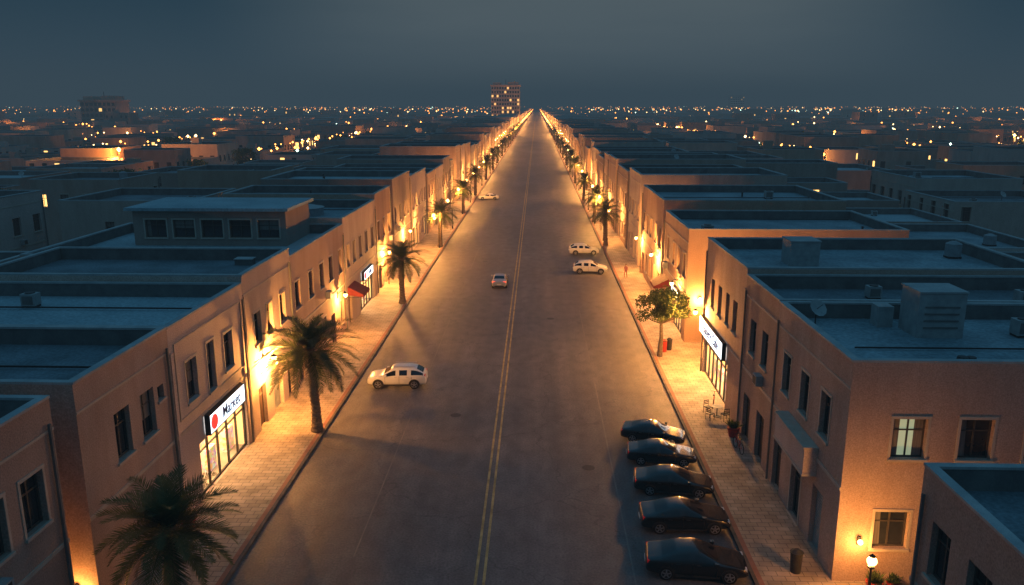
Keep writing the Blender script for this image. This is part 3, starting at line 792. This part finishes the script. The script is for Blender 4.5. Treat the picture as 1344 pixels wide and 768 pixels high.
def car_parts(kind,pm,tail=False):
    key=(kind,pm.name,tail)
    if key in cars: return cars[key]
    ST=SUV if kind=='suv' else SEDAN
    mb=MB(); rings=[]
    for (x,w,zb,be,tp,wr,fl) in ST:
        t=tp-be
        half=[(w*.85,zb),(w*.97,zb+.13),(w,(zb+be)/2+.06),(w*.965,be),(wr+.06,be+t*.72),(wr-.02,be+t*.93),(wr*.55,tp)]
        ring=[(0,zb)]+half+[(0,tp+.012)]+[(-a,b) for a,b in reversed(half)]
        rings.append(len(mb.v)); mb.v+=[(x,a,b) for a,b in ring]
    n=16; kp=mb.mi(pm); kg=mb.mi(M_cg); kd=mb.mi(M_dark)
    for i in range(len(ST)-1):
        fl=ST[i][6]
        for j in range(n):
            j2=(j+1)%n; a,b=rings[i],rings[i+1]
            seg=j if j<8 else 15-j
            m=kp
            if seg==0: m=kd
            if fl in('ws','cab','rs') and seg==4: m=kg
            if fl in('ws','rs') and seg in(6,7): m=kg
            mb.f.append((a+j,a+j2,b+j2,b+j)); mb.m.append(m)
    mb.f.append(tuple(rings[0]+j for j in reversed(range(n)))); mb.m.append(kp)
    mb.f.append(tuple(rings[-1]+j for j in range(n))); mb.m.append(kp)
    body=mb.mesh("body",True)
    d=MB(); suv=kind=='suv'; zz=.12 if suv else 0; wr_=.36 if suv else .33
    axles=(1.42,-1.38) if not suv else (1.38,-1.36)
    W=.915 if not suv else .945
    for ax in axles:
        for s in(-1,1):
            pts=[(ax+(wr_+.07)*math.cos(math.pi*i/12),s*(W-.012),wr_+(wr_+.07)*math.sin(math.pi*i/12)) for i in range(13)]
            d.face(pts if s<0 else pts[::-1],M_dark)
            d.cyl((ax,s*(W-.22),wr_),(ax,s*(W+.005),wr_),wr_,wr_,M_tyre,20); d.cyl((ax,s*(W+.005),wr_),(ax,s*(W+.012),wr_),wr_*.97,wr_*.9,M_tyre,20)
            d.cyl((ax,s*(W+.012),wr_),(ax,s*(W+.018),wr_),wr_*.68,wr_*.66,M_dark,16)
            for k in range(5):
                a=2*math.pi*k/5+.3; c,sn=math.cos(a),math.sin(a); y=s*(W+.024); p=lambda rr,o:(ax+rr*c-o*sn,y,wr_+rr*sn+o*c)
                q=[p(.02,-.04),p(wr_*.66,-.03),p(wr_*.66,.03),p(.02,.04)]; d.face(q,M_rim)
            for k in range(16):
                a0=2*math.pi*k/16; a1=2*math.pi*(k+1)/16; y=s*(W+.022)
                d.face([(ax+r_*math.cos(a),y,wr_+r_*math.sin(a)) for r_,a in((wr_*.62,a0),(wr_*.70,a0),(wr_*.70,a1),(wr_*.62,a1))],M_rim)
    xf=2.16 if not suv else 2.12; xr=-2.2 if not suv else -2.16
    for s in(-1,1):
        d.box(xf-.28,xf+.04,s*.5,s*.78,.58+zz*1.3,.69+zz*1.3,M_hl)
        d.box(xr-.04,xr+.16,s*.46,s*.80,.76+zz*1.2,.90+zz*1.6,M_tlon if tail else M_tl)
        xm=.82; d.box(xm-.1,xm+.1,s*(W-.02),s*(W+.16),.92+zz,1.04+zz,pm)
        for xh in(.05,-.85): d.box(xh-.1,xh+.1,s*(W-.03),s*(W+.012),.80+zz,.83+zz,M_dark if not suv else M_rim)
        for xd in (.85,-.22,-1.15): d.box(xd-.008,xd+.008,s*(W-.05),s*(W+.002),.3+zz,.86+zz,M_dark)
        d.box(-1.0,1.0,s*(W-.1),s*(W-.005),.22+zz*.6,.30+zz*.6,M_dark)
        if suv: d.box(-1.4,.2,s*.585,s*.61,1.64,1.685,M_rim)
    d.box(xf+.02,xf+.15,-.45,.45,.36+zz,.52+zz,M_dark); d.box(xr-.13,xr+.05,-.26,.26,.5+zz,.62+zz,M_plate)
    det=d.mesh("wheels_and_trim")
    cars[key]=(body,det); return cars[key]
def car(name,kind,pm,x,y,rot,s=1,tail=False):
    e=bpy.data.objects.new(name,None); e.location=(x,y,.012); e.rotation_euler=(0,0,rot); e.scale=(s,s,s); COL.objects.link(e)
    b,d=car_parts(kind,pm,tail)
    o=bpy.data.objects.new("body",b); COL.objects.link(o); o.parent=e; m=o.modifiers.new("s",'SUBSURF'); m.levels=2; m.render_levels=2
    o=bpy.data.objects.new("wheels_and_trim",d); COL.objects.link(o); o.parent=e
    return e
rad=math.radians
car("parked_car",'suv',P_white,-10.55,58.0,rad(182),1.0)
car("moving_car",'sedan',P_silver,-4.3,93.4,rad(90),1.0,True)
car("parked_car",'suv',P_white,6.95,100.8,rad(-3),.98)
car("parked_car",'suv',P_white,6.9,114.0,rad(3),.95)
car("parked_car",'sedan',P_black,7.45,33.3,rad(-5),1.0)
car("parked_car",'sedan',P_black,7.65,37.4,rad(0),.98)
car("parked_car",'sedan',P_black,7.75,41.3,rad(-6),.95)
car("parked_car",'sedan',P_dgrey,7.65,45.1,rad(-5),.9)
car("parked_car",'sedan',P_black,7.6,48.2,rad(-14),.88)
car("parked_car",'sedan',P_white,-10.8,182,rad(180),1)

# ------------------------------------------------------------ street furniture
M_redp=noise_mat("red_paint",(.3,.03,.02),(.42,.05,.04),4,.5)
def bin_(x,y,mat,h=.95,r=.28):
    mb=MB(); mb.cyl((0,0,0),(0,0,h),r*.85,r,mat,16); mb.cyl((0,0,h),(0,0,h+.06),r*1.08,r*1.08,M_dark,16); mb.cyl((0,0,h+.06),(0,0,h+.18),r*.95,r*.4,mat,16)
    mb.obj("litter_bin",(x,y,.142))
bin_(12.0,33.2,M_dark); bin_(11.15,66.9,M_redp); bin_(11.7,67.4,M_dark,.9,.25)
def planter(x,y,s=1):
    mb=MB(); mb.cyl((0,0,0),(0,0,.55*s),.26*s,.38*s,M_redp,16); mb.cyl((0,0,.55*s),(0,0,.62*s),.42*s,.42*s,M_redp,16)
    r=random.Random(int(x*10+y))
    for i in range(160):
        a=r.uniform(0,6.28); e=r.uniform(.3,1.5); l=r.uniform(.3,.7)*s; p=Vector((r.uniform(-.2,.2)*s,r.uniform(-.2,.2)*s,.6*s)); q=p+Vector((math.cos(a)*math.cos(e),math.sin(a)*math.cos(e),math.sin(e)))*l
        w=Vector((-math.sin(a),math.cos(a),0))*.04; mb.face([p-w*.5,p.lerp(q,.5)-w,q,p.lerp(q,.5)+w],M_leaf)
    mb.obj("potted_plant",(x,y,.142))
planter(12.8,48.6); planter(14.9,31.6,.9); planter(15.8,31.8,.7); planter(-17.4,36,.9)
def chair(x,y,rot):
    mb=MB()
    for a in(-.2,.2):
        for b in(-.2,.2): mb.cyl((a,b,0),(a,b,.45 if b<0 else .9),.018,.018,M_dark,6)
    mb.box(-.22,.22,-.22,.22,.44,.48,M_dark)
    for z in (.6,.72,.84): mb.box(-.2,.2,.19,.215,z,z+.06,M_dark)
    mb.obj("cafe_chair",(x,y,.142),rot)
def table(x,y):
    mb=MB(); mb.cyl((0,0,0),(0,0,.03),.25,.25,M_dark,14); mb.cyl((0,0,.03),(0,0,.72),.03,.03,M_dark,8); mb.cyl((0,0,.72),(0,0,.75),.38,.38,M_ac,18); mb.obj("cafe_table",(x,y,.142))
table(12.5,52); chair(12.0,52.6,.5); chair(12.9,51.3,3.4); chair(11.9,51.4,2.2)
table(15.3,30.2); chair(15.9,30.6,-.6); chair(14.7,29.9,2.4)
def bicycle(x,y,rot):
    mb=MB()
    for cx in(-.52,.52):
        for i in range(18):
            a0=2*math.pi*i/18;a1=2*math.pi*(i+1)/18
            mb.cyl((cx+.33*math.cos(a0),0,.34+.33*math.sin(a0)),(cx+.33*math.cos(a1),0,.34+.33*math.sin(a1)),.022,.022,M_tyre,5,False)
        for i in range(6):
            a=math.pi*i/6; mb.cyl((cx+.32*math.cos(a),0,.34+.32*math.sin(a)),(cx-.32*math.cos(a),0,.34-.32*math.sin(a)),.004,.004,M_rim,3,False)
    S=[((-.52,.34),(-.08,.30)),((-.52,.34),(-.2,.78)),((-.08,.30),(-.22,.88)),((-.08,.30),(.36,.76)),((-.2,.78),(.36,.8)),((.52,.34),(.34,.98))]
    for (a,b),(c,e) in S: mb.cyl((a,0,b),(c,0,e),.018,.018,M_redp,6)
    mb.box(-.34,-.1,-.07,.07,.88,.93,M_dark); mb.cyl((.34,-.26,.98),(.34,.26,.98),.014,.014,M_dark,6)
    mb.obj("bicycle",(x,y,.142),rot)
bicycle(12.7,54.0,1.3); bicycle(12.6,46.4,1.7)

def person(x,y,rot,shirt,seed):
    e=bpy.data.objects.new("pedestrian",None); e.location=(x,y,.142); e.rotation_euler=(0,0,rot); COL.objects.link(e)
    V=[(0,0,.95),(0,0,1.15),(0,.0,1.38),(0,0,1.50),(0,.02,1.63),(.09,0,.90),(.11,.12,.50),(.10,.08,.08),(-.09,0,.90),(-.11,-.06,.50),(-.10,-.24,.12),
       (.19,0,1.40),(.25,-.08,1.13),(.24,.06,.90),(-.19,0,1.40),(-.25,.06,1.13),(-.24,.18,.92),(.10,.24,.04),(-.10,-.12,.04)]
    E=[(0,1),(1,2),(2,3),(3,4),(0,5),(5,6),(6,7),(0,8),(8,9),(9,10),(2,11),(11,12),(12,13),(2,14),(14,15),(15,16),(7,17),(10,18)]
    Rr=[.15,.14,.15,.06,.10,.10,.07,.045,.10,.07,.045,.06,.045,.035,.06,.045,.035,.04,.04]
    me=bpy.data.meshes.new("figure"); me.from_pydata(V,E,[]); me.materials.append(shirt)
    o=bpy.data.objects.new("figure",me); COL.objects.link(o); o.parent=e
    o.modifiers.new("sk",'SKIN')
    if not len(me.skin_vertices):
        bpy.context.view_layer.objects.active=o
        o.select_set(True)
        bpy.ops.mesh.customdata_skin_add()
    for i,vv in enumerate(me.skin_vertices[0].data): vv.radius=(Rr[i],Rr[i]*.85); vv.use_root=(i==0)
    o.modifiers.new("ss",'SUBSURF').levels=1
    skin=noise_mat("skin",(.35,.2,.13),(.4,.24,.16),3,.6)
    mb=MB(); mb.ball((0,.03,1.66),.105,skin,12,8,1.15); mb.ball((0,.0,1.70),.112,M_dark,12,8,.95); mb.obj("head",parent=e)
person(11.1,97.2,2.6,noise_mat("pink_clothes",(.35,.14,.13),(.45,.2,.18),3,.8),1)

# ------------------------------------------------------------ haze (box volume: absorbs, scattered light put in as even emission)
def vol(name,box,sig,col,k):
    m=bpy.data.materials.new(name); m.use_nodes=True; nt=m.node_tree; N=nt.nodes; N.clear()
    out=N.new('ShaderNodeOutputMaterial'); ab=N.new('ShaderNodeVolumeAbsorption'); em=N.new('ShaderNodeEmission'); ad=N.new('ShaderNodeAddShader')
    ab.inputs['Color'].default_value=(0,0,0,1); ab.inputs['Density'].default_value=sig
    em.inputs['Color'].default_value=(*col,1); em.inputs['Strength'].default_value=k
    nt.links.new(ab.outputs[0],ad.inputs[0]); nt.links.new(em.outputs[0],ad.inputs[1]); nt.links.new(ad.outputs[0],out.inputs['Volume'])
    mb=MB(); mb.box(*box,m); mb.obj(name)
if HAZE:
    vol("haze",(-6500,6500,-250,8500,-1,80),.0011,(.038,.064,.086),.0011)

# ------------------------------------------------------------ sky
w=bpy.data.worlds.new("World"); sc.world=w; w.use_nodes=True; nt=w.node_tree; N=nt.nodes; L=nt.links
bg=N['Background']; tc=N.new('ShaderNodeTexCoord'); sp=N.new('ShaderNodeSeparateXYZ'); L.new(tc.outputs['Generated'],sp.inputs[0])
cr=N.new('ShaderNodeValToRGB'); els=cr.color_ramp.elements
els[0].position=0; els[0].color=(.038,.064,.086,1); els[1].position=1; els[1].color=(.050,.19,.33,1)
for p,c in ((.05,(.024,.055,.085)),(.13,(.008,.036,.062)),(.35,(.038,.12,.21))):
    e=els.new(p); e.color=(*c,1)
L.new(sp.outputs['Z'],cr.inputs[0])
vm=N.new('ShaderNodeVectorMath'); vm.operation='DOT_PRODUCT'; vm.inputs[1].default_value=Vector((.06,1,.19)).normalized(); L.new(tc.outputs['Generated'],vm.inputs[0])
mr=N.new('ShaderNodeMapRange'); mr.interpolation_type='SMOOTHSTEP'; mr.inputs['From Min'].default_value=.89; mr.inputs['From Max'].default_value=1.0; L.new(vm.outputs['Value'],mr.inputs['Value'])
ns=N.new('ShaderNodeTexNoise'); ns.inputs['Scale'].default_value=2.2; ns.inputs['Detail'].default_value=4
mpn=N.new('ShaderNodeMapping'); mpn.inputs['Scale'].default_value=(1,1,7); L.new(tc.outputs['Generated'],mpn.inputs[0]); L.new(mpn.outputs[0],ns.inputs['Vector'])
nr=N.new('ShaderNodeMapRange'); nr.inputs['From Min'].default_value=.3; nr.inputs['From Max'].default_value=.7; nr.inputs['To Min'].default_value=.75; nr.inputs['To Max'].default_value=1.1; L.new(ns.outputs[0],nr.inputs['Value'])
mm=N.new('ShaderNodeMath'); mm.operation='MULTIPLY'; L.new(mr.outputs[0],mm.inputs[0]); L.new(nr.outputs[0],mm.inputs[1])
mx=N.new('ShaderNodeMixRGB'); mx.blend_type='ADD'; mx.inputs[2].default_value=(.090,.092,.080,1); L.new(mm.outputs[0],mx.inputs[0]); L.new(cr.outputs[0],mx.inputs[1])
L.new(mx.outputs[0],bg.inputs[0]); bg.inputs[1].default_value=1.0

# ------------------------------------------------------------ camera
cam=bpy.data.cameras.new("Camera"); co=bpy.data.objects.new("Camera",cam); COL.objects.link(co)
cam.sensor_width=36; cam.lens=28.1; cam.clip_end=20000; cam.clip_start=.5
co.location=(0,0,21); co.rotation_euler=(math.radians(90-13.2),0,math.radians(1.75))
sc.camera=co
sc.view_settings.view_transform='Standard'; sc.view_settings.look='None'; sc.view_settings.exposure=0
print("objs",len(bpy.data.objects))
